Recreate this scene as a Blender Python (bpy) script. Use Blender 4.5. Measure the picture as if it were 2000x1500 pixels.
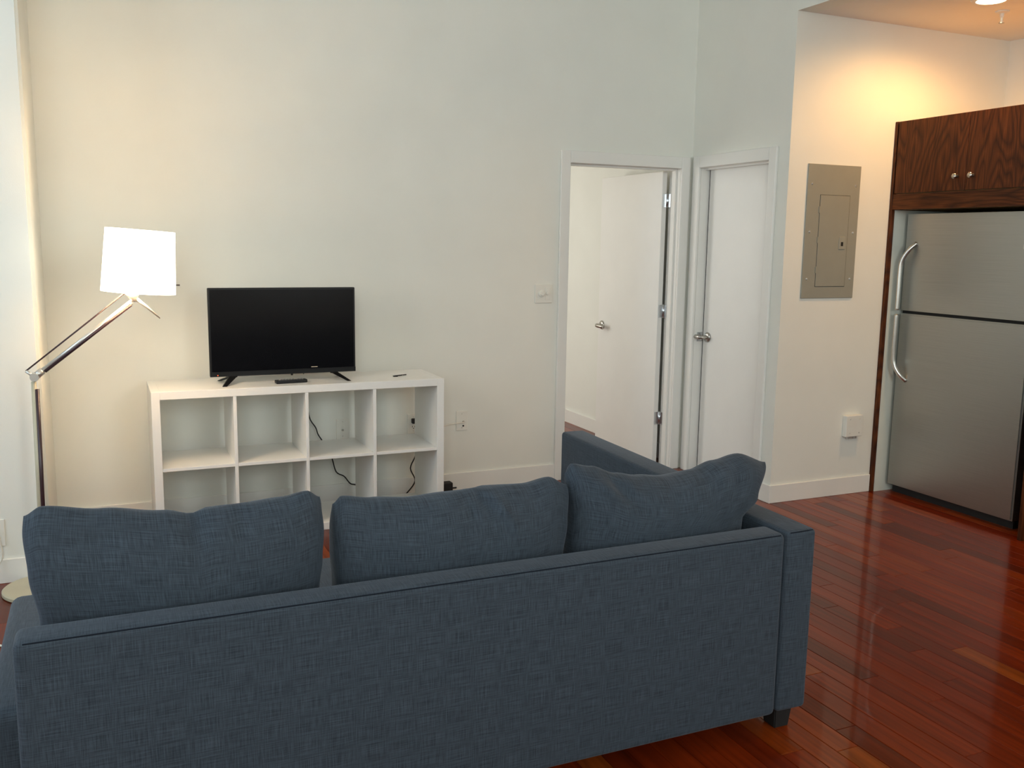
import bpy, bmesh, math, random
from mathutils import Vector, Matrix, noise

# ------------------------------------------------------------------ scene, camera, light
for o in list(bpy.data.objects):
    bpy.data.objects.remove(o)
S = bpy.context.scene
COL = S.collection
S.view_settings.view_transform = 'Standard'
S.view_settings.look = 'None'
S.view_settings.gamma = 1.0
S.view_settings.use_curve_mapping = False
S.view_settings.exposure = 0.0

YAW, PITCH, ROLL = 0.4209, -0.1523, 0.0150
cam_d = bpy.data.cameras.new('camera')
cam = bpy.data.objects.new('camera', cam_d)
COL.objects.link(cam)
fw = Vector((math.sin(YAW) * math.cos(PITCH), math.cos(YAW) * math.cos(PITCH), math.sin(PITCH)))
rt = Vector((math.cos(YAW), -math.sin(YAW), 0))
up = rt.cross(fw)
r2 = rt * math.cos(ROLL) + up * math.sin(ROLL)
u2 = -rt * math.sin(ROLL) + up * math.cos(ROLL)
M = Matrix((r2, u2, -fw)).transposed().to_4x4()
M.translation = Vector((-0.2044, -5.1155, 1.4929))
cam.matrix_world = M
cam_d.sensor_width = 36.0
cam_d.lens = 1808.2 / 2000.0 * 36.0
cam_d.clip_start = 0.05
S.camera = cam

world = bpy.data.worlds.new('world')
S.world = world
world.use_nodes = True
wb = world.node_tree.nodes['Background']
wb.inputs[0].default_value = (0.72, 0.86, 1.0, 1)
wb.inputs[1].default_value = 1.5

XL, XR = -2.4, 4.987          # left wall face, kitchen rear wall face
YN = -7.2                     # near wall face (behind the camera)
ZC = 3.5                      # living room ceiling
XC = 3.337                    # closet wall face
D = -0.926                    # breaker wall face
HK = 2.756                    # kitchen ceiling
WINDOWS = [(-1.9, -0.3, 1.4, 3.3), (1.3, 2.9, 1.4, 3.3)]                               # unseen openings in the near wall, right one added to balance light: x0, x1, z0, z1
LWIN = (-3.4, -1.3, 0.95, 3.3)                                 # opening in the left wall: y0, y1, z0, z1

def area_light(name, loc, rot, sx, sy, power, color):
    l = bpy.data.lights.new(name, 'AREA')
    l.shape = 'RECTANGLE'
    l.size, l.size_y, l.energy, l.color = sx, sy, power, color
    o = bpy.data.objects.new(name, l)
    o.location = loc
    o.rotation_euler = rot
    COL.objects.link(o)
    return o

DAY = (0.62, 0.82, 1.0)
for (x0, x1, z0, z1), pw in zip(WINDOWS, (98, 82)):  # includes the light at the added right opening
    area_light('window_daylight', ((x0 + x1) / 2, YN - 0.35, (z0 + z1) / 2), (math.radians(90), 0, 0),
               x1 - x0, z1 - z0, pw, (0.90, 0.96, 0.93))
area_light('window_daylight', (XL - 0.35, (LWIN[0] + LWIN[1]) / 2, (LWIN[2] + LWIN[3]) / 2), (0, math.radians(-90), 0),
           LWIN[3] - LWIN[2], LWIN[1] - LWIN[0], 40, DAY)
# unseen area light added to brighten the bedroom through its left wall opening
area_light('bedroom_daylight', (0.75, 2.2, 1.6), (0, math.radians(-90), 0), 1.6, 1.4, 42, (1.0, 0.95, 0.86))

# ------------------------------------------------------------------ materials
def new_mat(name):
    m = bpy.data.materials.new(name)
    m.use_nodes = True
    nt = m.node_tree
    b = nt.nodes['Principled BSDF']
    return m, nt, b

def N(nt, kind, **kw):
    n = nt.nodes.new(kind)
    for k, v in kw.items():
        if hasattr(n, k):
            setattr(n, k, v)
        else:
            n.inputs[k].default_value = v
    return n

def mapping(nt, scale, coord='Object'):
    tc = N(nt, 'ShaderNodeTexCoord')
    mp = N(nt, 'ShaderNodeMapping')
    mp.inputs['Scale'].default_value = scale
    nt.links.new(tc.outputs[coord], mp.inputs['Vector'])
    return mp.outputs['Vector']

def ramp(nt, fac, stops):
    r = N(nt, 'ShaderNodeValToRGB')
    el = r.color_ramp.elements
    while len(el) < len(stops):
        el.new(0.5)
    for e, (p, c) in zip(el, stops):
        e.position = p
        e.color = (*c, 1)
    nt.links.new(fac, r.inputs['Fac'])
    return r.outputs['Color']

def bump(nt, b, height, strength, dist=0.01):
    bn = N(nt, 'ShaderNodeBump')
    bn.inputs['Strength'].default_value = strength
    bn.inputs['Distance'].default_value = dist
    nt.links.new(height, bn.inputs['Height'])
    nt.links.new(bn.outputs['Normal'], b.inputs['Normal'])

def simple(name, col, rough=0.5, metal=0.0, var=0.06, scale=14, bmp=0.0, spec=0.5):
    m, nt, b = new_mat(name)
    v = mapping(nt, (1, 1, 1))
    n = N(nt, 'ShaderNodeTexNoise')
    n.inputs['Scale'].default_value = scale
    n.inputs['Detail'].default_value = 4
    nt.links.new(v, n.inputs['Vector'])
    lo = tuple(c * (1 - var) for c in col)
    hi = tuple(min(1, c * (1 + var)) for c in col)
    c = ramp(nt, n.outputs['Fac'], [(0.3, lo), (0.7, hi)])
    nt.links.new(c, b.inputs['Base Color'])
    b.inputs['Roughness'].default_value = rough
    b.inputs['Metallic'].default_value = metal
    b.inputs['Specular IOR Level'].default_value = spec
    if bmp:
        n2 = N(nt, 'ShaderNodeTexNoise')
        n2.inputs['Scale'].default_value = 220
        nt.links.new(v, n2.inputs['Vector'])
        bump(nt, b, n2.outputs['Fac'], bmp, 0.002)
    return m

def emission(name, col, strength):
    m, nt, b = new_mat(name)
    b.inputs['Base Color'].default_value = (*col, 1)
    b.inputs['Emission Color'].default_value = (*col, 1)
    b.inputs['Emission Strength'].default_value = strength
    return m

def fabric(name, dark, light):
    """linen: slubby threads running both ways along the cloth's own UVs (in metres)"""
    m, nt, b = new_mat(name)
    outs = []
    for sc in ((13, 470, 1), (470, 19, 1)):
        v = mapping(nt, sc, 'UV')
        n = N(nt, 'ShaderNodeTexNoise')
        n.inputs['Scale'].default_value = 1.0
        n.inputs['Detail'].default_value = 3
        nt.links.new(v, n.inputs['Vector'])
        outs.append(n.outputs['Fac'])
    mx = N(nt, 'ShaderNodeMath', operation='ADD')
    nt.links.new(outs[0], mx.inputs[0])
    nt.links.new(outs[1], mx.inputs[1])
    h = N(nt, 'ShaderNodeMath', operation='MULTIPLY')
    h.inputs[1].default_value = 0.5
    nt.links.new(mx.outputs[0], h.inputs[0])
    c = ramp(nt, h.outputs[0], [(0.31, dark), (0.69, light)])
    nt.links.new(c, b.inputs['Base Color'])
    b.inputs['Roughness'].default_value = 0.85
    b.inputs['Specular IOR Level'].default_value = 0.25
    b.inputs['Sheen Weight'].default_value = 0.12
    b.inputs['Sheen Roughness'].default_value = 0.45
    b.inputs['Sheen Tint'].default_value = (0.75, 0.85, 1.0, 1)
    bump(nt, b, h.outputs[0], 0.3, 0.002)
    return m

def floor_wood():
    m, nt, b = new_mat('red_hardwood')
    oi = N(nt, 'ShaderNodeObjectInfo')
    ge = N(nt, 'ShaderNodeNewGeometry')
    ad = N(nt, 'ShaderNodeMath', operation='ADD')
    nt.links.new(oi.outputs['Random'], ad.inputs[0])
    nt.links.new(ge.outputs['Random Per Island'], ad.inputs[1])
    fr = N(nt, 'ShaderNodeMath', operation='FRACT')
    nt.links.new(ad.outputs[0], fr.inputs[0])
    base = ramp(nt, fr.outputs[0], [(0.0, (0.095, 0.011, 0.002)), (0.3, (0.135, 0.014, 0.002)),
                                    (0.65, (0.18, 0.021, 0.0025)), (0.9, (0.21, 0.036, 0.0045)), (1.0, (0.225, 0.048, 0.006))])
    tc = N(nt, 'ShaderNodeTexCoord')
    cmb = N(nt, 'ShaderNodeCombineXYZ')
    ml = N(nt, 'ShaderNodeMath', operation='MULTIPLY')
    ml.inputs[1].default_value = 37.0
    nt.links.new(fr.outputs[0], ml.inputs[0])
    nt.links.new(ml.outputs[0], cmb.inputs['Z'])
    va = N(nt, 'ShaderNodeVectorMath', operation='ADD')
    nt.links.new(tc.outputs['Object'], va.inputs[0])
    nt.links.new(cmb.outputs[0], va.inputs[1])
    mp = N(nt, 'ShaderNodeMapping')
    mp.inputs['Scale'].default_value = (55, 2.2, 1)
    nt.links.new(va.outputs[0], mp.inputs['Vector'])
    n = N(nt, 'ShaderNodeTexNoise')
    n.inputs['Scale'].default_value = 1.0
    n.inputs['Detail'].default_value = 5
    nt.links.new(mp.outputs[0], n.inputs['Vector'])
    g = ramp(nt, n.outputs['Fac'], [(0.3, (0.62, 0.55, 0.5)), (0.65, (1.15, 1.15, 1.1))])
    mx = N(nt, 'ShaderNodeMix', data_type='RGBA', blend_type='MULTIPLY')
    mx.inputs['Factor'].default_value = 1.0
    nt.links.new(base, mx.inputs[6])
    nt.links.new(g, mx.inputs[7])
    nt.links.new(mx.outputs[2], b.inputs['Base Color'])
    b.inputs['Roughness'].default_value = 0.28
    b.inputs['Specular IOR Level'].default_value = 0.1
    b.inputs['Coat Weight'].default_value = 0.35
    b.inputs['Coat Roughness'].default_value = 0.05
    bump(nt, b, n.outputs['Fac'], 0.06, 0.002)
    return m

def oak(name, along='Z', seed=0.0):
    m, nt, b = new_mat(name)
    sc = {'Z': (1.0, 7.0, 1.6), 'Y': (1.0, 1.3, 9.0)}[along]
    v = mapping(nt, sc)
    va = N(nt, 'ShaderNodeVectorMath', operation='ADD')
    va.inputs[1].default_value = (seed * 3.1, seed * 1.7, seed * 2.3)
    nt.links.new(v, va.inputs[0])
    n0 = N(nt, 'ShaderNodeTexNoise')
    n0.inputs['Scale'].default_value = 0.75
    n0.inputs['Detail'].default_value = 1.5
    nt.links.new(va.outputs[0], n0.inputs['Vector'])
    ml = N(nt, 'ShaderNodeMath', operation='MULTIPLY')
    ml.inputs[1].default_value = 20.0
    nt.links.new(n0.outputs['Fac'], ml.inputs[0])
    pp = N(nt, 'ShaderNodeMath', operation='PINGPONG')
    pp.inputs[1].default_value = 0.5
    nt.links.new(ml.outputs[0], pp.inputs[0])
    v2 = mapping(nt, {'Z': (60, 190, 7), 'Y': (60, 7, 190)}[along])
    n1 = N(nt, 'ShaderNodeTexNoise')
    n1.inputs['Scale'].default_value = 1.0
    n1.inputs['Detail'].default_value = 3
    nt.links.new(v2, n1.inputs['Vector'])
    c1 = ramp(nt, pp.outputs[0], [(0.0, (0.048, 0.0135, 0.0045)), (0.16, (0.080, 0.022, 0.0055)), (0.5, (0.118, 0.034, 0.008))])
    c2 = ramp(nt, n1.outputs['Fac'], [(0.38, (0.62, 0.6, 0.55)), (0.62, (1.15, 1.15, 1.15))])
    mx = N(nt, 'ShaderNodeMix', data_type='RGBA', blend_type='MULTIPLY')
    mx.inputs['Factor'].default_value = 1.0
    nt.links.new(c1, mx.inputs[6])
    nt.links.new(c2, mx.inputs[7])
    nt.links.new(mx.outputs[2], b.inputs['Base Color'])
    b.inputs['Roughness'].default_value = 0.48
    b.inputs['Specular IOR Level'].default_value = 0.2
    bump(nt, b, n1.outputs['Fac'], 0.1, 0.002)
    return m

def steel(name, col, rough, vertical=False):
    m, nt, b = new_mat(name)
    v = mapping(nt, (3, 3, 600) if not vertical else (600, 600, 3))
    n = N(nt, 'ShaderNodeTexNoise')
    n.inputs['Scale'].default_value = 1.0
    n.inputs['Detail'].default_value = 3
    nt.links.new(v, n.inputs['Vector'])
    c = ramp(nt, n.outputs['Fac'], [(0.3, tuple(x * .93 for x in col)), (0.7, tuple(min(1, x * 1.06) for x in col))])
    nt.links.new(c, b.inputs['Base Color'])
    b.inputs['Metallic'].default_value = 1.0
    b.inputs['Roughness'].default_value = rough
    b.inputs['Anisotropic'].default_value = 0.5
    bump(nt, b, n.outputs['Fac'], 0.04, 0.001)
    return m

MT = {}
MT['wall'] = simple('wall_paint', (0.78, 0.782, 0.715), 0.75, var=0.02, scale=3, bmp=0.10, spec=0.25)
MT['ceiling'] = simple('ceiling_paint', (0.80, 0.78, 0.74), 0.85, var=0.02, scale=3, spec=0.2)
MT['trim'] = simple('trim_paint', (0.80, 0.79, 0.74), 0.38, var=0.015, scale=5)
MT['door'] = simple('door_paint', (0.80, 0.79, 0.745), 0.42, var=0.015, scale=5)
MT['floor'] = floor_wood()
MT['subfloor'] = simple('floor_joint', (0.03, 0.009, 0.004), 0.6)
MT['fabric'] = fabric('blue_grey_linen', (0.015, 0.022, 0.031), (0.066, 0.087, 0.112))
MT['fabric_dark'] = simple('dark_stitching', (0.012, 0.016, 0.024), 0.9, spec=0.1)
MT['black'] = simple('black_plastic', (0.006, 0.006, 0.0065), 0.34, spec=0.3)
MT['blackmatt'] = simple('matt_black', (0.010, 0.010, 0.010), 0.7)
MT['screen'] = simple('tv_screen', (0.003, 0.003, 0.004), 0.16, var=0.02, spec=0.35)
MT['shelf'] = simple('white_foil', (0.84, 0.83, 0.79), 0.32, var=0.012, scale=6)
MT['plastic'] = simple('white_plastic', (0.78, 0.77, 0.70), 0.35, var=0.02)
MT['cream'] = simple('cream_enamel', (0.50, 0.46, 0.33), 0.4, var=0.03)
MT['silver'] = simple('silver_enamel', (0.62, 0.60, 0.55), 0.3, metal=0.7, var=0.03)
MT['darktube'] = simple('dark_tube', (0.045, 0.022, 0.026), 0.3, var=0.05)
MT['nickel'] = steel('satin_nickel', (0.46, 0.44, 0.40), 0.28)
MT['chrome'] = steel('zinc_hinge', (0.66, 0.68, 0.70), 0.24)
MT['steel'] = steel('brushed_steel', (0.40, 0.405, 0.38), 0.38)
MT['steelbar'] = steel('handle_steel', (0.68, 0.66, 0.60), 0.3)
MT['grey_panel'] = simple('grey_enamel', (0.29, 0.285, 0.235), 0.45, var=0.02)
MT['latch'] = simple('latch_metal', (0.36, 0.34, 0.27), 0.4, metal=0.3)
MT['dark'] = simple('dark_gap', (0.006, 0.006, 0.005), 0.8)
MT['oak_left'] = oak('stained_oak_left', 'Z', 1.3)
MT['oak_right'] = oak('stained_oak_right', 'Z', 4.2)
MT['oak_rail'] = oak('stained_oak_rail', 'Y', 2.2)
MT['oak_side'] = oak('stained_oak_side', 'Z', 7.0)
MT['oak_light'] = simple('raw_oak', (0.48, 0.31, 0.14), 0.6, var=0.15)
MT['melamine'] = simple('white_melamine', (0.66, 0.68, 0.60), 0.3, var=0.02)
MT['shade'] = emission('lit_lamp_shade', (1.0, 0.84, 0.64), 9.0)
MT['bulb'] = emission('lit_bulb', (1.0, 0.86, 0.6), 30.0)
MT['downlight'] = emission('lit_downlight', (1.0, 0.80, 0.48), 30.0)
MT['led'] = emission('red_indicator', (1.0, 0.12, 0.03), 1.2)
MT['sticker'] = simple('pale_print', (0.75, 0.62, 0.45), 0.5)
MT['rubber_grey'] = simple('grey_keys', (0.20, 0.20, 0.20), 0.6)
MT['shell'] = simple('outer_render', (0.5, 0.5, 0.48), 0.9)
MT['white_cord'] = simple('white_cord', (0.78, 0.75, 0.66), 0.45)
m_, nt_, b_ = new_mat('window_glass')
tr_ = N(nt_, 'ShaderNodeBsdfTransparent')
gl_ = N(nt_, 'ShaderNodeBsdfGlossy')
gl_.inputs['Roughness'].default_value = 0.02
mx_ = N(nt_, 'ShaderNodeMixShader')
mx_.inputs[0].default_value = 0.06
nt_.links.new(tr_.outputs[0], mx_.inputs[1])
nt_.links.new(gl_.outputs[0], mx_.inputs[2])
nt_.links.new(mx_.outputs[0], nt_.nodes['Material Output'].inputs['Surface'])
MT['glass'] = m_

# ------------------------------------------------------------------ helpers
def wpos(o):
    p = Vector((0, 0, 0))
    while o:
        p += o.location
        o = o.parent
    return p

def box_uv(bm):
    uv = bm.loops.layers.uv.new('UVMap')
    for f in bm.faces:
        n = f.normal
        k = max(range(3), key=lambda a: abs(n[a]))
        a, b = ((1, 2), (0, 2), (0, 1))[k]
        for lp in f.loops:
            lp[uv].uv = (lp.vert.co[a], lp.vert.co[b])

def obj(name, bm, mat, parent=None, origin=None, smooth=False):
    """one mesh object; bm is in world coordinates"""
    org = Vector(origin) if origin is not None else (wpos(parent) if parent else Vector((0, 0, 0)))
    bmesh.ops.translate(bm, verts=bm.verts, vec=-org)
    bmesh.ops.recalc_face_normals(bm, faces=bm.faces)
    if mat == 'fabric' and not bm.loops.layers.uv:
        box_uv(bm)
    me = bpy.data.meshes.new(name)
    bm.to_mesh(me)
    bm.free()
    me.materials.append(MT[mat])
    if smooth:
        me.shade_smooth()
    o = bpy.data.objects.new(name, me)
    COL.objects.link(o)
    if parent:
        o.parent = parent
        o.location = org - wpos(parent)
    else:
        o.location = org
    return o

def thing(name, label, cat, loc=(0, 0, 0), group=None):
    o = bpy.data.objects.new(name, None)
    o.empty_display_size = 0.1
    o.location = loc
    COL.objects.link(o)
    return tag(o, label, cat, group)

def tag(o, label, cat, group=None):
    o['label'] = label
    o['category'] = cat
    if group:
        o['group'] = group
    return o

def struct(o):
    o['kind'] = 'structure'
    return o

def box(bm, x0, x1, y0, y1, z0, z1, bev=0.0, seg=2):
    g = bmesh.ops.create_cube(bm, size=1.0)
    vs = g['verts']
    bmesh.ops.scale(bm, verts=vs, vec=(x1 - x0, y1 - y0, z1 - z0))
    bmesh.ops.translate(bm, verts=vs, vec=((x0 + x1) / 2, (y0 + y1) / 2, (z0 + z1) / 2))
    if bev > 0:
        es = list({e for v in vs for e in v.link_edges})
        bmesh.ops.bevel(bm, geom=es, offset=bev, segments=seg, affect='EDGES', profile=0.5)
    return bm

def B(x0, x1, y0, y1, z0, z1, bev=0.0, seg=2):
    return box(bmesh.new(), min(x0, x1), max(x0, x1), min(y0, y1), max(y0, y1), min(z0, z1), max(z0, z1), bev, seg)

def tube(bm, pts, r, seg=10, caps=True):
    """tube along a polyline; r is a number or one radius per point"""
    pts = [Vector(p) for p in pts]
    rs = r if isinstance(r, (list, tuple)) else [r] * len(pts)
    rings = []
    prev = None
    for i, p in enumerate(pts):
        a = pts[max(i - 1, 0)]
        b = pts[min(i + 1, len(pts) - 1)]
        t = (b - a).normalized()
        if prev is None:
            n = t.orthogonal().normalized()
        else:
            n = (prev - t * prev.dot(t)).normalized()
        prev = n
        c = t.cross(n)
        rings.append([bm.verts.new(p + (n * math.cos(2 * math.pi * k / seg) + c * math.sin(2 * math.pi * k / seg)) * rs[i]) for k in range(seg)])
    for a, b in zip(rings, rings[1:]):
        for k in range(seg):
            bm.faces.new((a[k], a[(k + 1) % seg], b[(k + 1) % seg], b[k]))
    if caps:
        bm.faces.new(rings[0])
        bm.faces.new(rings[-1])
    return bm

def T(pts, r, seg=10):
    return tube(bmesh.new(), pts, r, seg)

def smooth_path(pts, n=6):
    P = [Vector(p) for p in pts]
    out = []
    for i in range(len(P) - 1):
        p0, p1, p2, p3 = P[max(i - 1, 0)], P[i], P[i + 1], P[min(i + 2, len(P) - 1)]
        for k in range(n):
            t = k / n
            out.append(0.5 * ((2 * p1) + (p2 - p0) * t + (2 * p0 - 5 * p1 + 4 * p2 - p3) * t * t + (3 * p1 - p0 - 3 * p2 + p3) * t ** 3))
    out.append(P[-1])
    return out

def lathe(prof, centre, axis='Z', seg=24, close=True):
    """prof = [(radius, height)]; axis direction a vector or 'X','Y','Z'"""
    bm = bmesh.new()
    if isinstance(axis, str):
        axis = {'X': (1, 0, 0), 'Y': (0, 1, 0), 'Z': (0, 0, 1)}[axis]
    ax = Vector(axis).normalized()
    n = ax.orthogonal().normalized()
    c = ax.cross(n)
    ctr = Vector(centre)
    rings = []
    for r, h in prof:
        if r < 1e-6:
            rings.append([bm.verts.new(ctr + ax * h)])
        else:
            rings.append([bm.verts.new(ctr + ax * h + (n * math.cos(2 * math.pi * k / seg) + c * math.sin(2 * math.pi * k / seg)) * r) for k in range(seg)])
    for a, b in zip(rings, rings[1:]):
        for k in range(seg):
            k2 = (k + 1) % seg
            if len(a) == 1 and len(b) == 1:
                continue
            if len(a) == 1:
                bm.faces.new((a[0], b[k2], b[k]))
            elif len(b) == 1:
                bm.faces.new((a[k], a[k2], b[0]))
            else:
                bm.faces.new((a[k], a[k2], b[k2], b[k]))
    return bm

def prism(poly, axis, a, b, bev=0.0):
    """poly of 2-D points swept along axis from a to b; 'Y': (x,z), 'X': (y,z), 'Z': (x,y)"""
    bm = bmesh.new()
    def p3(p, t):
        return {'Y': (p[0], t, p[1]), 'X': (t, p[0], p[1]), 'Z': (p[0], p[1], t)}[axis]
    A = [bm.verts.new(p3(p, a)) for p in poly]
    Bv = [bm.verts.new(p3(p, b)) for p in poly]
    n = len(poly)
    for i in range(n):
        bm.faces.new((A[i], A[(i + 1) % n], Bv[(i + 1) % n], Bv[i]))
    bm.faces.new(A)
    bm.faces.new(list(reversed(Bv)))
    if bev:
        bmesh.ops.bevel(bm, geom=list(bm.edges), offset=bev, segments=2, affect='EDGES')
    return bm

# ------------------------------------------------------------------ the room
random.seed(4)
TH = 0.12
# floor: a base board with single planks on it
floor = struct(obj('floor', B(XL - TH, XR + TH, YN - TH, 3.3, -0.06, -0.004), 'subfloor'))
PW = 0.083
rest = bmesh.new()
count = 0
def plank_mesh(x0, y0, y1):
    g = 0.0008
    return B(x0 + g, x0 + PW - g, y0 + g, y1 - g, -0.012, 0.0, 0.0012, 1)
cols = int((XR + TH - XL) / PW) + 1
for i in range(cols):
    x = XL + i * PW
    y = YN - random.random() * 1.2
    while y < 3.2:
        L = random.choice([0.45, 0.7, 0.9, 1.1, 1.4, 1.7])
        y1 = y + L
        near = (1.45 < x < 4.25 and y1 > -4.1 and y < -0.9)
        if near and count < 300:
            o = obj('plank', plank_mesh(x, y, y1), 'floor', floor, origin=(x, y, 0))
            count += 1
        else:
            box(rest, x + 0.0008, x + PW - 0.0008, y + 0.0008, y1 - 0.0008, -0.012, 0.0)
        y = y1
o = obj('plank', rest, 'floor', floor)
o['kind'] = 'stuff'

# far wall (y = 0) with the bedroom doorway
DX0, DX1, DZ = 2.447, 3.247, 1.972
bm = B(-0.445 - 2.2, DX0 - 0.02, 0, TH, 0, ZC + .1)
box(bm, DX0 - 0.02, DX1 + 0.02, 0, TH, DZ + 0.02, ZC + .1)
box(bm, DX1 + 0.02, XC + TH, 0, TH, 0, ZC + .1)
struct(obj('wall_far', bm, 'wall'))
# chimney-like pier on the left, standing forward of the far wall
bm = B(XL - TH, -0.445, -0.724, 0.0, 0, ZC + .1)
vert = [e for e in bm.edges if abs(e.verts[0].co.x + 0.445) < 1e-4 and abs(e.verts[1].co.x + 0.445) < 1e-4
        and abs(e.verts[0].co.y + 0.724) < 1e-4 and abs(e.verts[1].co.y + 0.724) < 1e-4]
bmesh.ops.bevel(bm, geom=vert, offset=0.012, segments=4, affect='EDGES')
struct(obj('wall_pier', bm, 'wall'))
# closet wall (x = XC) with the closet doorway, and the bulkhead above the kitchen opening
CY0, CY1, CZ = -0.77, -0.10, 1.975
bm = B(XC, XC + TH, CY1 + 0.02, 0.0, 0, ZC + .1)
box(bm, XC, XC + TH, CY0 - 0.02, CY1 + 0.02, CZ + 0.02, ZC + .1)
box(bm, XC, XC + TH, D, CY0 - 0.02, 0, ZC + .1)
box(bm, XC, XC + TH, YN, D, HK, ZC + .1)
struct(obj('wall_right', bm, 'wall'))
struct(obj('wall_kitchen', B(XC + TH, XR, D, D + TH, 0, HK + .05), 'wall'))
struct(obj('wall_kitchen_rear', B(XR, XR + TH, YN, D + TH, 0, HK + .05), 'wall'))
ly0, ly1, lz0, lz1 = LWIN
bm = B(XL - TH, XL, YN, ly0, 0, ZC + .1)
box(bm, XL - TH, XL, ly1, -0.724, 0, ZC + .1)
box(bm, XL - TH, XL, ly0, ly1, 0, lz0)
box(bm, XL - TH, XL, ly0, ly1, lz1, ZC + .1)
struct(obj('wall_left', bm, 'wall'))
f = 0.05
w = bmesh.new()
box(w, XL - .10, XL - .04, ly0, ly0 + f, lz0, lz1)
box(w, XL - .10, XL - .04, ly1 - f, ly1, lz0, lz1)
box(w, XL - .10, XL - .04, ly0 + f, ly1 - f, lz0, lz0 + f)
box(w, XL - .10, XL - .04, ly0 + f, ly1 - f, lz1 - f, lz1)
win = struct(obj('window_2', w, 'trim', origin=(XL - .07, (ly0 + ly1) / 2, lz0)))
obj('glass_pane', B(XL - .072, XL - .068, ly0 + f, ly1 - f, lz0 + f, lz1 - f), 'glass', win)
obj('window_sill', B(XL - .03, XL + .06, ly0 - .05, ly1 + .05, lz0 - .03, lz0, .004), 'trim', win)
bm = bmesh.new()
xs = [XL - TH]
for (x0, x1, z0, z1) in WINDOWS:
    box(bm, xs[-1], x0, YN - TH, YN, 0, ZC + .1)
    box(bm, x0, x1, YN - TH, YN, 0, z0)
    box(bm, x0, x1, YN - TH, YN, z1, ZC + .1)
    xs.append(x1)
box(bm, xs[-1], XR + TH, YN - TH, YN, 0, ZC + .1)
struct(obj('wall_near', bm, 'wall'))
for k, (x0, x1, z0, z1) in enumerate(WINDOWS):
    w = bmesh.new()
    f = 0.05
    box(w, x0, x0 + f, YN - .10, YN - .04, z0, z1)
    box(w, x1 - f, x1, YN - .10, YN - .04, z0, z1)
    box(w, x0 + f, x1 - f, YN - .10, YN - .04, z0, z0 + f)
    box(w, x0 + f, x1 - f, YN - .10, YN - .04, z1 - f, z1)
    win = struct(obj('window_%d' % (k + 1), w, 'trim', origin=((x0 + x1) / 2, YN - .07, z0)))
    obj('glass_pane', B(x0 + f, x1 - f, YN - .072, YN - .068, z0 + f, z1 - f), 'glass', win)
    obj('window_sill', B(x0 - .05, x1 + .05, YN - .03, YN + .06, z0 - .03, z0, .004), 'trim', win)
struct(obj('ceiling', B(XL - TH, XC + TH, YN - TH, TH, ZC, ZC + .1), 'ceiling'))
struct(obj('ceiling_kitchen', B(XC + TH, XR + TH, YN - TH, D + TH, HK, HK + .1), 'ceiling'))
# the bedroom behind the far wall
XB = 3.36
struct(obj('wall_bedroom_right', B(XB, XB + TH, TH, 3.2, 0, 2.6), 'wall'))
struct(obj('wall_bedroom_far', B(0.3, XB + TH, 3.1, 3.2, 0, 2.6), 'wall'))
bm = B(0.3, 0.4, TH, 1.5, 0, 2.6)
box(bm, 0.3, 0.4, 2.9, 3.1, 0, 2.6)
box(bm, 0.3, 0.4, 1.5, 2.9, 0, 0.8)
box(bm, 0.3, 0.4, 1.5, 2.9, 2.4, 2.6)
struct(obj('wall_bedroom_left', bm, 'wall'))
struct(obj('ceiling_bedroom', B(0.3, XB + TH, TH, 3.2, 2.5, 2.6), 'ceiling'))
bpy.data.objects['bedroom_daylight'].location = (0.25, 2.2, 1.6)
# closet behind the closet door (dark inside)
struct(obj('wall_closet_back', B(XC + 0.9, XC + 0.95, D + TH, 0, 0, HK), 'shell'))

# baseboards
BH, BT = 0.107, 0.012
def baseboard(name, x0, x1, y0, y1):
    return struct(obj(name, B(x0, x1, y0, y1, 0, BH, 0.002, 1), 'trim'))
baseboard('baseboard_far', -0.445 + BT, 2.385, -BT, 0)
baseboard('baseboard_pier', XL, -0.445 + BT, -0.724 - BT, -0.724)
baseboard('baseboard_pier_side', -0.445, -0.445 + BT, -0.724, -BT)
baseboard('baseboard_right', XC - BT, XC, D - BT, -0.838)
baseboard('baseboard_kitchen', XC, 4.098, D - BT, D)
baseboard('baseboard_bedroom', XB - BT, XB, TH, 3.1)
baseboard('baseboard_left', XL, XL + BT, YN, -0.74)

# door casings and jambs
def casing(name, fn, a0, a1, zt, w=0.065, t=0.018):
    """fn(a0,a1,d0,d1,z0,z1) adds a box; a runs along the wall, d out of it"""
    bm = bmesh.new()
    fn(bm, a0 - w, a0, -t, 0, 0, zt + w + .008)
    fn(bm, a1, a1 + w, -t, 0, 0, zt + w + .008)
    fn(bm, a0, a1, -t, 0, zt, zt + w + .008)
    return bm
def far_fn(bm, a0, a1, d0, d1, z0, z1):
    box(bm, a0, a1, d0, d1, z0, z1, 0.004, 2)
def right_fn(bm, a0, a1, d0, d1, z0, z1):
    box(bm, XC + d0, XC + d1, a0, a1, z0, z1, 0.004, 2)
t1 = struct(obj('trim_1', casing('c', far_fn, DX0, DX1, DZ), 'trim'))
bm = B(DX0 - .02, DX0, 0, TH, 0, DZ)
box(bm, DX1, DX1 + .02, 0, TH, 0, DZ)
box(bm, DX0 - .02, DX1 + .02, 0, TH, DZ, DZ + .02)
obj('door_jamb', bm, 'trim', t1)
bm = B(DX0, DX0 + .012, .035, .075, 0, DZ - .012)
box(bm, DX1 - .012, DX1, .035, .075, 0, DZ - .012)
box(bm, DX0, DX1, .035, .075, DZ - .012, DZ)
obj('door_stop', bm, 'trim', t1)
t2 = struct(obj('trim_2', casing('c', right_fn, CY0, CY1, CZ), 'trim'))
bm = B(XC, XC + TH, CY1, CY1 + .02, 0, CZ)
box(bm, XC, XC + TH, CY0 - .02, CY0, 0, CZ)
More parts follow.
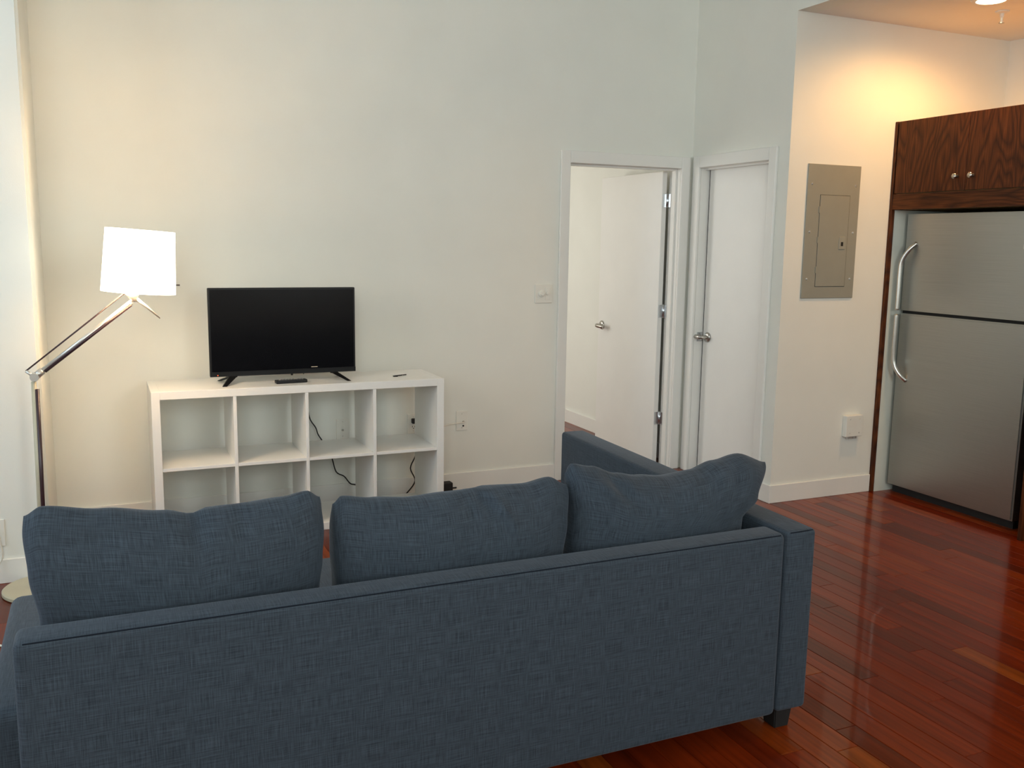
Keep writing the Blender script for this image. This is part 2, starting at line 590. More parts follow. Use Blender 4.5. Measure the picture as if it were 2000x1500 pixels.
box(bm, XC, XC + TH, CY0 - .02, CY1 + .02, CZ, CZ + .02)
obj('door_jamb', bm, 'trim', t2)
bm = B(XC + .03, XC + .062, CY0, CY0 + .012, 0, CZ - .012)
box(bm, XC + .03, XC + .062, CY0, CY1, CZ - .012, CZ)
obj('door_stop', bm, 'trim', t2)

def lever(door, base, out, along, length):
    """round rose and lever handle; out = direction away from the door, along = lever direction"""
    out, along, base = Vector(out), Vector(along), Vector(base)
    rose = obj('handle_rose', lathe([(0, 0.0), (.031, 0.0), (.033, .004), (.029, .010), (.014, .013), (.0, .013)], base, out, 20), 'nickel', door, smooth=True)
    h = obj('handle', T(smooth_path([base + out * .008, base + out * .035, base + out * .052 + along * .012, base + out * .054 + along * (length * .55), base + out * .047 + along * length]),
                        [.012] * 6 + [.0125] * 6 + [.015] * 6 + [.014] * 6 + [.009], 12), 'nickel', door, smooth=True)
    return rose, h

# door 1: open bedroom door, swung in against the bedroom wall
d1 = struct(obj('door_1', B(3.197, 3.232, 0.125, 0.925, 0.012, 1.962, 0.002, 1), 'door', origin=(3.232, .125, 0)))
lever(d1, (3.197, 0.865, 0.895), (-1, 0, 0), (0, -1, -.06), 0.095)
for z in (1.775, 1.05, 0.325):
    hb = bmesh.new()
    box(hb, 3.2015, 3.2335, 0.1215, 0.125, z - .043, z + .043)
    box(hb, 3.2375, 3.247, 0.086, 0.1235, z - .043, z + .043)
    h = obj('hinge', hb, 'chrome', d1)
    obj('hinge_barrel', T([(3.2365, .1185, z - .045), (3.2365, .1185, z + .045)], .0062, 10), 'chrome', h, smooth=True)
# door 2: closed closet door
d2 = struct(obj('door_2', B(XC + .064, XC + .099, CY0 + .003, CY1 - .010, 0.015, CZ - .004, 0.002, 1), 'door', origin=(XC + .08, CY0, 0)))
obj('door_seal', B(XC + .068, XC + .097, CY1 - .0098, CY1 - .0003, 0.015, CZ - .004), 'blackmatt', d2)  # black strip in the door gap stands for the shade there
lever(d2, (XC + .064, CY1 - .062, 0.90), (-1, 0, 0), (0, .9, 0), 0.085)
obj('strike_plate', B(XC + .022, XC + .060, CY1 - .0035, CY1 - .0005, .868, .928), 'chrome', d2)

# ------------------------------------------------------------------ cube shelf
SY0, SY1, SZ, SW = -0.491, -0.101, 0.765, 1.468
fr = 0.039
sh = thing('cube_shelf', 'white eight-cube open shelving unit standing against the cream wall under the television', 'shelf', (SW / 2, (SY0 + SY1) / 2, 0))
obj('top_panel', B(fr, SW - fr, SY0, SY1, SZ - fr, SZ, .0015, 1), 'shelf', sh)
obj('bottom_panel', B(fr, SW - fr, SY0, SY1, 0, fr, .0015, 1), 'shelf', sh)
obj('side_panel', B(0, fr, SY0, SY1, 0, SZ, .0015, 1), 'shelf', sh)
obj('side_panel', B(SW - fr, SW, SY0, SY1, 0, SZ, .0015, 1), 'shelf', sh)
cell = (SW - 2 * fr - 3 * .016) / 4
zm = SZ / 2
for i in range(4):
    x0 = fr + i * (cell + .016)
    obj('shelf_board', B(x0, x0 + cell, SY0 + .002, SY1, zm - .008, zm + .008, .001, 1), 'shelf', sh)
    if i < 3:
        obj('divider', B(x0 + cell, x0 + cell + .016, SY0 + .001, SY1, fr, SZ - fr, .001, 1), 'shelf', sh)

# ------------------------------------------------------------------ television
TZ = SZ
tv = thing('television', 'black flat-screen television on splayed feet on top of the white shelf', 'television', (0.66, -0.30, TZ))
obj('housing', B(0.289, 1.031, -0.312, -0.288, 0.800, 1.245, .004, 2), 'black', tv)
obj('back_cover', prism([(0.33, .83), (.99, .83), (.93, 1.16), (.39, 1.16)], 'Y', -0.29, -0.245, .01), 'blackmatt', tv)
obj('screen', B(0.299, 1.021, -0.3135, -0.3115, 0.825, 1.236), 'screen', tv)
bz = obj('bottom_bezel', B(0.289, 1.031, -0.3145, -0.3115, 0.800, 0.824, .001, 1), 'black', tv)
obj('indicator_light', lathe([(0, 0), (.0025, 0), (.0025, .0012), (0, .0012)], (0.326, -0.3145, 0.8075), (0, -1, 0), 10), 'led', bz)
obj('printed_mark', B(0.795, 0.828, -0.3143, -0.3134, 0.8310, 0.8340), 'sticker', tv)
obj('sensor_tab', B(0.690, 0.70, -0.312, -0.304, 0.792, 0.801), 'black', tv)
for sx in (1, -1):
    cx = 0.40 if sx > 0 else 0.915
    tipx = cx - sx * 0.055
    ft = obj('foot', B(cx - .018, cx + .022, -0.310, -0.292, .794, .803, .002, 1), 'black', tv)
    for ytip in (-0.415, -0.205):
        bm = bmesh.new()
        vs = []
        for (x, y, z, hw, hd) in ((cx + sx * .004, -0.301, .802, .020, .010), (tipx, ytip, TZ + .0005, .010, .009)):
            for a, b in ((-1, -1), (1, -1), (1, 1), (-1, 1)):
                vs.append(bm.verts.new((x + a * hw, y + b * hd, z)))
        for k in range(4):
            bm.faces.new((vs[k], vs[(k + 1) % 4], vs[4 + (k + 1) % 4], vs[4 + k]))
        bm.faces.new(vs[:4])
        bm.faces.new(vs[4:])
        obj('foot_prong', bm, 'black', ft)

# remote control and a small tool on the shelf top
rc = thing('remote_control', 'slim black remote control lying on the white shelf below the television', 'remote', (0.675, -0.39, SZ))
def rot_bm(bm, ang, c):
    bmesh.ops.rotate(bm, verts=bm.verts, cent=c, matrix=Matrix.Rotation(ang, 3, 'Z'))
    return bm
rc_c = (0.675, -0.39, SZ)
obj('case', rot_bm(B(.595, .755, -.412, -.368, SZ, SZ + .017, .005, 3), .08, rc_c), 'black', rc)
for i in range(9):
    for j in range(3):
        bx = .612 + i * .0145
        by = -.403 + j * .011
        obj('button', rot_bm(B(bx, bx + .008, by, by + .006, SZ + .0165, SZ + .0185), .08, rc_c),
            'sticker' if (i == 0 and j == 1) or (i == 6 and j == 2) else 'rubber_grey', rc)
kt = thing('small_tool', 'tiny dark metal key-like tool on the right end of the shelf top', 'tool', (1.27, -.333, SZ))
obj('shank', T([(1.235, -.345, SZ + .004), (1.31, -.318, SZ + .004)], .003, 8), 'blackmatt', kt)
obj('bow', B(1.228, 1.252, -.356, -.336, SZ, SZ + .005, .002), 'blackmatt', kt)
obj('bit', T([(1.285, -.340, SZ + .003), (1.292, -.306, SZ + .003)], .0025, 8), 'nickel', kt)

# ------------------------------------------------------------------ wall plates, outlets, cords
def plate_y(name, label, cat, x, z, y=0.0, w=.072, h=.118):
    t = thing(name, label, cat, (x, y, z - h / 2))
    obj('cover_plate', B(x - w / 2, x + w / 2, y - .006, y, z - h / 2, z + h / 2, .002, 2), 'plastic', t)
    for dz in (-.042, .042):
        obj('screw', lathe([(0, 0), (.003, 0), (.002, .0015), (0, .0015)], (x, y - .006, z + dz), (0, -1, 0), 8), 'silver', t)
    return t
def duplex(t, x, z, y=0.0):
    for dz in (-.0195, .0195):
        f = obj('socket_face', lathe([(0, 0), (.0165, 0), (.016, .0018), (0, .0018)], (x, y - .006, z + dz), (0, -1, 0), 18), 'plastic', t)
        bm = B(x - .008, x - .0055, y - .0088, y - .0078, z + dz - .001, z + dz + .008)
        box(bm, x + .0055, x + .008, y - .0088, y - .0078, z + dz - .001, z + dz + .007)
        box(bm, x - .0025, x + .0025, y - .0088, y - .0078, z + dz - .010, z + dz - .005)
        obj('slot', bm, 'dark', f)

o1 = plate_y('wall_outlet', 'cream cable wall plate with a white cord, right of the shelf', 'outlet', 1.757, .426)
obj('coax_jack', T([(1.765, -.006, .42), (1.765, -.016, .42)], .006, 10), 'nickel', o1)
obj('lower_jack', T([(1.765, -.006, .395), (1.765, -.010, .395)], .005, 10), 'dark', o1)
o2 = plate_y('wall_outlet', 'blank-looking wall plate with one centre jack seen through the third shelf cube', 'outlet', 1.031, .426)
obj('coax_jack', T([(1.031, -.006, .42), (1.031, -.012, .42)], .006, 10), 'nickel', o2)
o3 = plate_y('wall_outlet', 'power outlet with a black plug seen through the rightmost upper shelf cube', 'outlet', 1.452, .428)
duplex(o3, 1.452, .428)
o4 = plate_y('wall_outlet', 'white power outlet on the wall at the far left edge above the lamp base', 'outlet', -.655, .225, -.724)
duplex(o4, -.655, .225, -.724)

pg = thing('black_cable', 'black power cord hanging from the outlet behind the rightmost shelf cubes', 'cord', (1.45, -.03, 0))
obj('plug', B(1.437, 1.467, -.040, -.0085, .434, .462, .004), 'blackmatt', pg)
obj('cable', T(smooth_path([(1.452, -.038, .440), (1.462, -.055, .38), (1.462, -.05, .30), (1.452, -.035, .235), (1.425, -.032, .168), (1.452, -.035, .090), (1.40, -.04, .022), (1.37, -.05, .0045)], 5), .0038, 8), 'blackmatt', pg, smooth=True)
cb = obj('antenna_cable', T(smooth_path([(0.80, -.085, .765), (.808, -.06, .68), (.825, -.045, .58), (.842, -.03, .50), (.872, -.03, .45), (.885, -.03, .41), (.906, -.03, .375), (.945, -.03, .31), (.963, -.03, .262), (.985, -.03, .185), (1.03, -.03, .155), (1.065, -.03, .110), (1.10, -.03, .098), (1.16, -.03, .06), (1.22, -.04, .005)], 5), .0034, 8), 'blackmatt', smooth=True, origin=(1.0, -.03, .0))
tag(cb, 'thin black cable hanging from the television behind the third column of shelf cubes', 'cord')
wc = obj('white_cable', T(smooth_path([(1.765, -.016, .42), (1.76, -.035, .422), (1.70, -.045, .420), (1.63, -.05, .412), (1.55, -.06, .38), (1.50, -.06, .25), (1.48, -.05, .1), (1.475, -.05, .004)], 5), .003, 8), 'white_cord', smooth=True, origin=(1.63, -.05, 0))
tag(wc, 'white cord running from the wall plate to behind the right side of the shelf', 'cord')
pb = thing('power_adapter', 'black power adapter on the floor behind the right end of the shelf', 'adapter', (1.665, -.07, 0))
obj('body', B(1.60, 1.668, -.10, -.045, 0, .075, .006), 'blackmatt', pb)
obj('prong', T([(1.668, -.07, .034), (1.70, -.07, .034)], .005, 8), 'blackmatt', pb)
lc = obj('lamp_cord', T(smooth_path([(-.655, -.733, .245), (-.645, -.752, .235), (-.636, -.754, .18), (-.634, -.750, .125), (-.650, -.756, .09), (-.70, -.86, .006), (-.75, -1.1, .005), (-.66, -1.35, .005), (-.52, -1.50, .005), (-.40, -1.55, .005)], 6), .0038, 8), 'white_cord', smooth=True, origin=(-.6, -.76, 0))
tag(lc, 'white lamp cord running down from the left outlet to the floor', 'cord')

# dimmer on the far wall
dm = thing('dimmer_switch', 'square cream dimmer plate with a round dial beside the bedroom door', 'switch', (2.286, 0, 1.125))
obj('cover_plate', B(2.228, 2.345, -.007, 0, 1.125, 1.240, .003, 2), 'plastic', dm)
obj('dial', lathe([(0, 0), (.021, 0), (.021, .006), (.018, .008), (.014, .008), (.013, .016), (.011, .018), (0, .018)], (2.272, -.007, 1.183), (0, -1, 0), 24), 'plastic', dm, smooth=False)
obj('rocker', lathe([(0, 0), (.013, 0), (.012, .007), (0, .009)], (2.313, -.007, 1.186), (0, -1, 0), 20), 'plastic', dm, smooth=False)
obj('surround', B(2.297, 2.330, -.009, -.006, 1.145, 1.222, .001, 1), 'plastic', dm)

# breaker panel
bp = thing('breaker_panel', 'grey metal electrical breaker panel set into the kitchen wall', 'electrical panel', (3.666, D, 1.197))
obj('cover', B(3.471, 3.858, D - .008, D, 1.197, 1.953, .002, 1), 'grey_panel', bp)
dr = obj('panel_door', B(3.568, 3.785, D - .0105, D - .0078, 1.265, 1.782, .001, 1), 'grey_panel', bp)
bm = bmesh.new()
g = .0022
box(bm, 3.568 - g, 3.568, D - .0086, D - .0078, 1.265 - g, 1.782 + g)
box(bm, 3.785, 3.785 + g, D - .0086, D - .0078, 1.265 - g, 1.782 + g)
box(bm, 3.568, 3.785, D - .0086, D - .0078, 1.265 - g, 1.265)
box(bm, 3.568, 3.785, D - .0086, D - .0078, 1.782, 1.782 + g)
obj('door_gap', bm, 'dark', dr)
lt = obj('latch', B(3.722, 3.768, D - .014, D - .0100, 1.478, 1.550, .002), 'latch', dr)
obj('latch_slot', B(3.736, 3.752, D - .0148, D - .0135, 1.497, 1.520), 'dark', lt)
for x in (3.505, 3.825):
    for z in (1.842, 1.575, 1.308):
        obj('screw', lathe([(0, 0), (.007, 0), (.005, .003), (0, .003)], (x, D - .008, z), (0, -1, 0), 10), 'silver', bp)
for z in (1.70, 1.53, 1.36):
    obj('hinge', B(3.561, 3.568, D - .013, D - .0078, z - .018, z + .018), 'grey_panel', dr)

# low junction box
jb = thing('junction_box', 'small white surface box low on the wall beside the refrigerator panel', 'wall box', (3.92, D, .345))
obj('lid', B(3.856, 3.985, D - .035, D, .362, .492, .004, 2), 'plastic', jb)
for x in (3.885, 3.957):
    for z in (.385, .470):
        obj('screw', lathe([(0, 0), (.004, 0), (.003, .002), (0, .002)], (x, D - .035, z), (0, -1, 0), 8), 'silver', jb)
for k in range(4):
    x = 3.885 + k * .023
    obj('connector', T([(x, D - .018, .364), (x, D - .018, .346)], .005, 8), 'silver', jb)

# ------------------------------------------------------------------ kitchen: cabinet surround, refrigerator
KX = 4.10
YA, YB = D - .004, -1.955
cab = thing('refrigerator_cabinet', 'dark stained oak cabinet surround enclosing the steel refrigerator', 'cabinet', (4.5, -1.44, 0))
obj('side_panel', B(KX, XR - .01, D - .022, D - .002, 0, 2.218, .001, 1), 'oak_side', cab)
obj('panel_liner', B(KX + .024, XR - .01, D - .026, D - .0222, 0, 1.712), 'melamine', cab)
obj('side_panel', B(KX, XR - .01, YB - .022, YB, 0, 2.225, .001, 1), 'oak_side', cab)
carc = bmesh.new()
box(carc, KX + .022, XR - .01, YB, D - .026, 1.716, 2.205)
obj('carcass', carc, 'oak_light', cab)
obj('bottom_rail', B(KX + .002, KX + .022, YB, D - .0225, 1.713, 1.803, .001, 1), 'oak_rail', cab)
ymid = -1.444
dL = obj('cabinet_door', B(KX - .004, KX + .0195, ymid + .0015, D - .034, 1.806, 2.216, .0015, 1), 'oak_left', cab)
dR = obj('cabinet_door', B(KX - .004, KX + .0195, YB + .004, ymid - .0015, 1.806, 2.216, .0015, 1), 'oak_right', cab)
for dd, y in ((dL, ymid + .052), (dR, ymid - .048)):
    obj('knob', lathe([(0, .030), (.010, .030), (.0155, .026), (.0155, .022), (.008, .016), (.006, .004), (.010, 0), (0, 0)], (KX - .004, y, 1.882), (-1, 0, 0), 20), 'nickel', dd, smooth=True)

FX = 4.20
FY0, FY1 = -1.838, -0.972
fg = thing('refrigerator', 'stainless steel top-freezer refrigerator with curved bar handles', 'refrigerator', (4.55, -1.41, 0))
obj('cabinet_body', B(FX + .075, 4.95, FY0 + .004, FY1 - .004, .02, 1.680, .004, 1), 'blackmatt', fg)
obj('toe_grille', B(FX + .045, FX + .09, FY0 + .02, FY1 - .012, .0, .055), 'blackmatt', fg)
def fridge_door(name, z0, z1):
    bm = B(FX, FX + .07, FY0, FY1, z0, z1)
    es = [e for e in bm.edges if all(abs(v.co.x - FX) < 1e-5 for v in e.verts)]
    bmesh.ops.bevel(bm, geom=es, offset=.009, segments=4, affect='EDGES')
    return obj(name, bm, 'steel', fg)
fz = fridge_door('freezer_door', 1.122, 1.690)
fd = fridge_door('refrigerator_door', .052, 1.104)
obj('door_gasket', B(FX + .02, FX + .074, FY0 + .006, FY1 - .006, 1.1035, 1.1225), 'dark', fg)
hp = smooth_path([(FX + .002, -1.055, 1.520), (FX - .030, -1.038, 1.485), (FX - .050, -1.008, 1.420), (FX - .054, -1.001, 1.35), (FX - .054, -1.001, 1.20), (FX - .054, -1.001, 1.126)], 6)
obj('handle', T(hp, .0125, 14), 'steelbar', fz, smooth=True)
hp = smooth_path([(FX - .054, -1.001, 1.100), (FX - .054, -1.001, 1.0), (FX - .054, -1.001, .86), (FX - .050, -1.008, .795), (FX - .030, -1.038, .735), (FX + .002, -1.055, .703)], 6)
obj('handle', T(hp, .0125, 14), 'steelbar', fd, smooth=True)
obj('badge', B(FX - .002, FX, -1.785, -1.755, 1.495, 1.520), 'silver', fz)

bc = thing('base_cabinet', 'dark stained oak base cabinet at the right edge beyond the refrigerator', 'cabinet', (4.6, -2.4, 0))
obj('body', B(4.36, XR - .005, -2.95, YB - .0235, .1, .88), 'oak_side', bc)
obj('toe_kick', B(4.43, XR - .005, -2.95, YB - .0235, 0, .1), 'dark', bc)
obj('door', B(4.338, 4.3595, -2.46, YB - .027, .11, .87, .0015, 1), 'oak_left', bc)
obj('door', B(4.338, 4.3595, -2.945, -2.464, .11, .87, .0015, 1), 'oak_right', bc)
wt = obj('worktop', B(4.32, XR - .005, -2.95, YB - .0235, .881, .92, .003, 1), 'blackmatt')
tag(wt, 'black kitchen worktop on the base cabinet beyond the refrigerator', 'worktop')

wcb = thing('wall_cabinet', 'dark stained oak wall cabinet above the black worktop, just past the refrigerator', 'cabinet', (4.8, -2.4, 1.42))  # out-of-view cabinet added to darken floor reflections and kitchen bounce
obj('body', B(4.652, XR - .005, -2.95, YB - .0235, 1.42, 2.22), 'oak_side', wcb)
for y0, y1, mm in ((-2.46, YB - .027, 'oak_left'), (-2.945, -2.464, 'oak_right')):
    dd = obj('door', B(4.63, 4.6515, y0, y1, 1.425, 2.215, .0015, 1), mm, wcb)
# recessed ceiling light, sprinkler
def downlight(x, y, label, power):
    t = thing('ceiling_downlight', label, 'light', (x, y, HK - .012), 'recessed kitchen downlights')
    obj('trim_ring', lathe([(.070, 0), (.092, .002), (.095, .006), (.095, .0115), (.070, .0115), (.070, 0)], (x, y, HK - .0125), 'Z', 28), 'plastic', t)
    obj('lens', lathe([(0, .002), (.0695, .004), (.0695, .010), (0, .010)], (x, y, HK - .0125), 'Z', 28), 'downlight', t)
    l = bpy.data.lights.new('downlight_lamp', 'SPOT')
    l.energy = power
    l.color = (1.0, 0.52, 0.17)
    l.spot_size = math.radians(172)
    l.spot_blend = 0.55
    l.shadow_soft_size = .06
    lo = bpy.data.objects.new('downlight_lamp', l)
    lo.location = (0, 0, -.012)
    lo.parent = t
    COL.objects.link(lo)
downlight(4.03, -1.565, 'lit recessed downlight in the kitchen ceiling at the top right edge', 58)
downlight(4.03, -3.2, 'lit recessed downlight in the kitchen ceiling nearer the camera', 30)  # unseen second fixture, added to the kitchen lighting
sp = thing('fire_sprinkler', 'small white fire sprinkler head hanging from the kitchen ceiling', 'sprinkler', (4.305, -1.412, HK - .07))
obj('escutcheon', lathe([(0, 0), (.036, 0), (.034, -.006), (.014, -.012), (0, -.012)], (4.305, -1.412, HK), 'Z', 20), 'plastic', sp, smooth=False)
obj('body', lathe([(.011, -.010), (.010, -.030), (.007, -.034), (.006, -.050), (.009, -.052), (.012, -.060), (0, -.060)], (4.305, -1.412, HK), 'Z', 14), 'plastic', sp)
obj('deflector', lathe([(0, -.060), (.015, -.060), (.015, -.062), (0, -.062)], (4.305, -1.412, HK), 'Z', 14), 'nickel', sp)

# ------------------------------------------------------------------ floor lamp
LY = -0.88
LX = -0.468
lamp = thing('floor_lamp', 'white drum-shade floor lamp with a jointed arm and thin pole, lit', 'lamp', (LX, LY, 0))
obj('base', lathe([(0, 0), (.160, 0), (.165, .004), (.165, .016), (.160, .020), (.02, .024), (.014, .05), (.013, .06), (0, .06)], (LX, LY, 0), 'Z', 48), 'cream', lamp, smooth=False)
pole_top = Vector((-0.459, LY, 0.915))
pl = obj('pole', T([(LX - .006, LY, .05), pole_top + Vector((-.004, 0, -.02))], .0105, 12), 'cream', lamp, smooth=True)
obj('pole_insert', T([(LX + .006, LY - .006, .05), pole_top + Vector((.007, -.006, -.05))], .0085, 10), 'darktube', pl, smooth=True)
jt = obj('joint', lathe([(0, -.02), (.016, -.02), (.018, -.012), (.018, .012), (.016, .02), (0, .02)], pole_top, 'Y', 20), 'silver', lamp)
head = Vector((-0.068, LY, 1.225))
adir = (head - pole_top).normalized()
aperp = Vector((-adir.z, 0, adir.x))
arm = obj('arm', T([pole_top + adir * .012, head - adir * .01], .0105, 12), 'silver', lamp, smooth=True)
obj('arm_insert', T([pole_top + adir * .045 - aperp * .007 + Vector((0, -.006, 0)), head - adir * .02 - aperp * .007 + Vector((0, -.006, 0))], .0075, 10), 'darktube', arm, smooth=True)
obj('arm_sleeve', T([pole_top + adir * .002, pole_top + adir * .04], .0155, 12), 'silver', arm, smooth=True)
rod0 = pole_top + Vector((-.030, 0, .026))
rod1 = head + Vector((-.030, 0, .034))
obj('tie_rod', T([rod0, rod1], .0034, 8), 'darktube', lamp, smooth=True)
obj('rod_bracket', T([pole_top, rod0], .007, 8), 'silver', lamp, smooth=True)
obj('rod_bracket', T([head, rod1], .008, 8), 'silver', lamp, smooth=True)
tilt = Vector((math.sin(math.radians(4.0)), 0, math.cos(math.radians(4.0))))
sc0 = Vector((-0.047, LY, 1.258))
obj('neck', T([head - tilt * .006, head + tilt * .02, sc0 + tilt * .03], [.014, .018, .013], 14), 'silver', lamp, smooth=True)
obj('steering_handle', T([head + Vector((.012, 0, .004)), head + Vector((.05, 0, -.028)), head + Vector((.102, 0, -.078))], [.009, .006, .003], 10), 'silver', lamp, smooth=True)
SHH = 0.262
shade = obj('shade', lathe([(.1485, 0), (.1375, SHH), (.1360, SHH), (.1470, 0), (.1485, 0)], sc0, tilt, 48), 'shade', lamp, smooth=False)
spd = bmesh.new()
for k in range(3):
    a = k * 2 * math.pi / 3 + .5
    d = tilt.orthogonal().normalized()
    c = tilt.cross(d)
    tube(spd, [sc0 + tilt * .04, sc0 + tilt * .045 + (d * math.cos(a) + c * math.sin(a)) * .146], .002, 6)
obj('shade_spider', spd, 'silver', lamp)
obj('switch_knob', T([sc0 + tilt * .03 + Vector((.147, 0, 0)), sc0 + tilt * .03 + Vector((.164, 0, 0))], .0035, 8), 'blackmatt', lamp)
bl = obj('bulb', lathe([(0, .03), (.013, .03), (.014, .05), (.03, .085), (.03, .105), (.018, .125), (0, .13)], sc0, tilt, 16), 'bulb', lamp, smooth=True)
l = bpy.data.lights.new('bulb_light', 'POINT')
l.energy = 8
l.color = (1.0, 0.78, 0.52)
l.shadow_soft_size = .035
lo = bpy.data.objects.new('bulb_light', l)
lo.location = sc0 + tilt * .16 - Vector((LX, LY, 0))
lo.parent = lamp
COL.objects.link(lo)

# ------------------------------------------------------------------ corner sofa
H = 0.65
PY0, PY1 = -3.035, -2.935
PX0, PX1 = -0.405, 1.628
ZB = 0.072
sofa = thing('corner_sofa', 'blue-grey linen corner sofa seen from behind, its back toward the camera', 'sofa', (0.63, -2.4, 0))
def rounded(bm_args, off, seg=4):
    return B(*bm_args, off, seg)
bk = obj('back_panel', B(PX0, PX1, PY0, PY1, ZB, H, .020, 5), 'fabric', sofa, smooth=True)
# stitched seam along the top rear edge and down the right end
bm = bmesh.new()
tube(bm, [(PX0 + .02, PY0 + .0062, H - .0062), (PX1 - .018, PY0 + .0062, H - .0062)], .0020, 6)
obj('seam', bm, 'fabric_dark', bk)
# the right arm runs from the rear corner forward along the chaise
arm_bm = B(1.637, 1.750, -3.028, -1.462, ZB, H, .016, 4)
ang = -math.radians(1.5)
bmesh.ops.rotate(arm_bm, verts=arm_bm.verts, cent=(1.750, -3.028, 0), matrix=Matrix.Rotation(ang, 3, 'Z'))
ar = obj('arm', arm_bm, 'fabric', sofa, smooth=True)
bm = T([(1.652, -3.0235, H - .0045), (1.737, -3.0215, H - .0045)], .0018, 6)
obj('seam', bm, 'fabric_dark', ar)
obj('seat_base', B(-.475, 1.64, -2.94, -2.20, ZB, .30, .012, 3), 'fabric', sofa, smooth=True)
obj('seat_cushion', B(-.478, .93, -2.94, -2.19, .302, .46, .03, 4), 'fabric', sofa, smooth=True)
obj('chaise_base', B(.96, 1.655, -2.195, -1.56, ZB, .30, .012, 3), 'fabric', sofa, smooth=True)
obj('chaise_cushion', B(.935, 1.64, -2.94, -1.55, .302, .445, .03, 4), 'fabric', sofa, smooth=True)
def leg(x, y):
    bm = bmesh.new()
    vs = []
    for z, s in ((ZB + .004, .034), (0, .027)):
        for a, b in ((-1, -1), (1, -1), (1, 1), (-1, 1)):
            vs.append(bm.verts.new((x + a * s, y + b * s, z)))
    for k in range(4):
        bm.faces.new((vs[k], vs[(k + 1) % 4], vs[4 + (k + 1) % 4], vs[4 + k]))
    bm.faces.new(vs[:4])
    bm.faces.new(vs[4:])
    bmesh.ops.bevel(bm, geom=list(bm.edges), offset=.003, segments=2, affect='EDGES')
    obj('leg', bm, 'blackmatt', sofa)
for x, y in ((1.69, -2.965), (-.36, -2.965), (-.42, -2.26), (1.72, -1.53), (1.02, -1.62)):
    leg(x, y)

def interp(pts, x):
    if x <= pts[0][0]:
        return pts[0][1]
    for (a, b), (c, d) in zip(pts, pts[1:]):
        if x <= c:
            t = (x - a) / (c - a)
            t = t * t * (3 - 2 * t)
            return b + (d - b) * t
    return pts[-1][1]

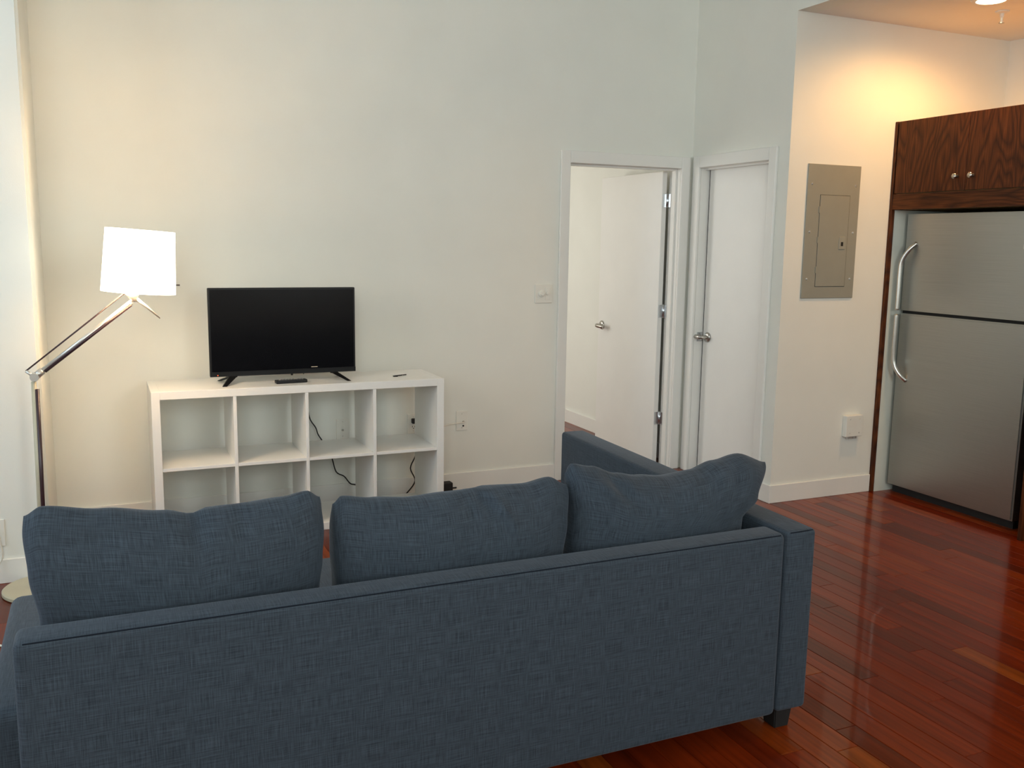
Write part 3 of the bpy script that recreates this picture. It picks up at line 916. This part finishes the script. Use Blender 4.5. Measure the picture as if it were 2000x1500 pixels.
def cushion(label, top, left, right, zb, T_, ytop, ybot, seed, creases):
    """top: (x,z) profile; left/right: (z,x) side profiles"""
    nu, nv = 72, 44
    k = 1.0265
    fx = lambda x: -.204 + (x + .204) * k
    fz = lambda z: 1.493 - (1.493 - z) * k
    top = [(fx(x), fz(z)) for x, z in top]
    left = [(fz(z), fx(x)) for z, x in left]
    right = [(fz(z), min(fx(x), 1.630) if fz(z) < .67 else fx(x)) for z, x in right]
    x0, x1 = top[0][0], top[-1][0]
    bm = bmesh.new()
    sides = []
    for s in (-1, 1):
        rows = []
        for j in range(nv + 1):
            # denser towards the rims
            v = 0.5 - 0.5 * math.cos(math.pi * j / nv)
            row = []
            for i in range(nu + 1):
                u = 0.5 - 0.5 * math.cos(math.pi * i / nu)
                xt = x0 + (x1 - x0) * u
                z = zb + (interp(top, xt) - zb) * v
                xl, xr = interp(left, z), interp(right, z)
                # pillow corners: sides draw in between the corners
                x = xl + (xr - xl) * u
                h = T_ * (max(4 * u * (1 - u), 0) ** 0.30) * (max(4 * v * (1 - v), 0) ** 0.52)
                edge = (4 * u * (1 - u)) ** .5 * (4 * v * (1 - v)) ** .5
                w = noise.noise(Vector((x * 6, z * 6, seed))) * .010 + noise.noise(Vector((x * 17, z * 9, seed + 5))) * .004
                cr = 0.0
                for (cx, cz, ang_, wid, ln, dp) in creases:
                    dx, dz = x - cx, z - cz
                    a = dx * math.cos(ang_) + dz * math.sin(ang_)
                    b = -dx * math.sin(ang_) + dz * math.cos(ang_)
                    cr += 1.7 * dp * math.exp(-(b / wid) ** 2 - (a / ln) ** 2)
                y = ybot + (ytop - ybot) * v + s * (h + (w + cr) * min(edge * 1.6, 1.0))
                row.append((x, y, z, seed + u * (x1 - x0), v * .46 + s))
            rows.append(row)
        sides.append(rows)
    V = {}
    uvl = bm.loops.layers.uv.new('UVMap')
    def vert(s, i, j):
        key = (0 if i in (0, nu) or j in (0, nv) else s, i, j)
        if key not in V:
            V[key] = bm.verts.new(sides[s][j][i][:3])
        return V[key]
    for s in (0, 1):
        for j in range(nv):
            for i in range(nu):
                ij = [(i, j), (i + 1, j), (i + 1, j + 1), (i, j + 1)]
                if not s:
                    ij = ij[::-1]
                fc = bm.faces.new([vert(s, a, b) for a, b in ij])
                for lp, (a, b) in zip(fc.loops, ij):
                    lp[uvl].uv = sides[s][b][a][3:5]
    cx = (x0 + x1) / 2
    c = obj('back_cushion', bm, 'fabric', origin=(cx, ybot, zb), smooth=True)
    tag(c, label, 'cushion', 'loose back cushions along the sofa')
    return c

cushion('leftmost plump blue-grey back cushion on the sofa, nearest the floor lamp',
        [(-.385, .872), (-.35, .890), (-.22, .872), (-.08, .853), (-.02, .840), (.02, .850), (.10, .852), (.20, .858), (.27, .868), (.298, .85)],
        [(.46, -.33), (.62, -.362), (.74, -.379), (.83, -.385), (.90, -.378)],
        [(.46, .262), (.62, .275), (.70, .284), (.77, .289), (.83, .285), (.88, .278)],
        .464, .122, -2.790, -2.775, 1.7,
        [(-.015, .83, 1.57, .018, .06, -.020), (.09, .82, 1.5, .014, .05, -.010), (-.2, .80, .1, .02, .15, -.006)])
cushion('middle blue-grey back cushion of the three, with a creased top edge',
        [(.306, .828), (.33, .846), (.41, .834), (.52, .824), (.62, .828), (.74, .834), (.85, .830), (.93, .842), (.985, .815)],
        [(.46, .322), (.62, .316), (.70, .311), (.77, .310), (.84, .315)],
        [(.46, .950), (.62, .966), (.72, .978), (.80, .986), (.86, .980)],
        .464, .122, -2.790, -2.775, 7.3,
        [(.73, .80, 2.2, .016, .06, -.018), (.78, .77, 2.1, .014, .06, .012), (.69, .79, 1.7, .014, .05, -.010), (.335, .81, 1.2, .012, .04, -.014)])
cushion('rightmost blue-grey back cushion, its top sagging between two raised corners',
        [(.972, .850), (.994, .874), (1.06, .862), (1.14, .834), (1.21, .821), (1.31, .811), (1.41, .819), (1.50, .842), (1.60, .857), (1.688, .822)],
        [(.46, .988), (.62, .990), (.73, .996), (.80, .988), (.86, .978)],
        [(.46, 1.570), (.665, 1.585), (.725, 1.640), (.82, 1.684), (.87, 1.66)],
        .464, .122, -2.790, -2.775, 12.9,
        [(1.16, .79, 2.3, .018, .07, -.018), (1.10, .80, 2.6, .016, .06, .012), (1.00, .82, .8, .014, .05, -.014)])
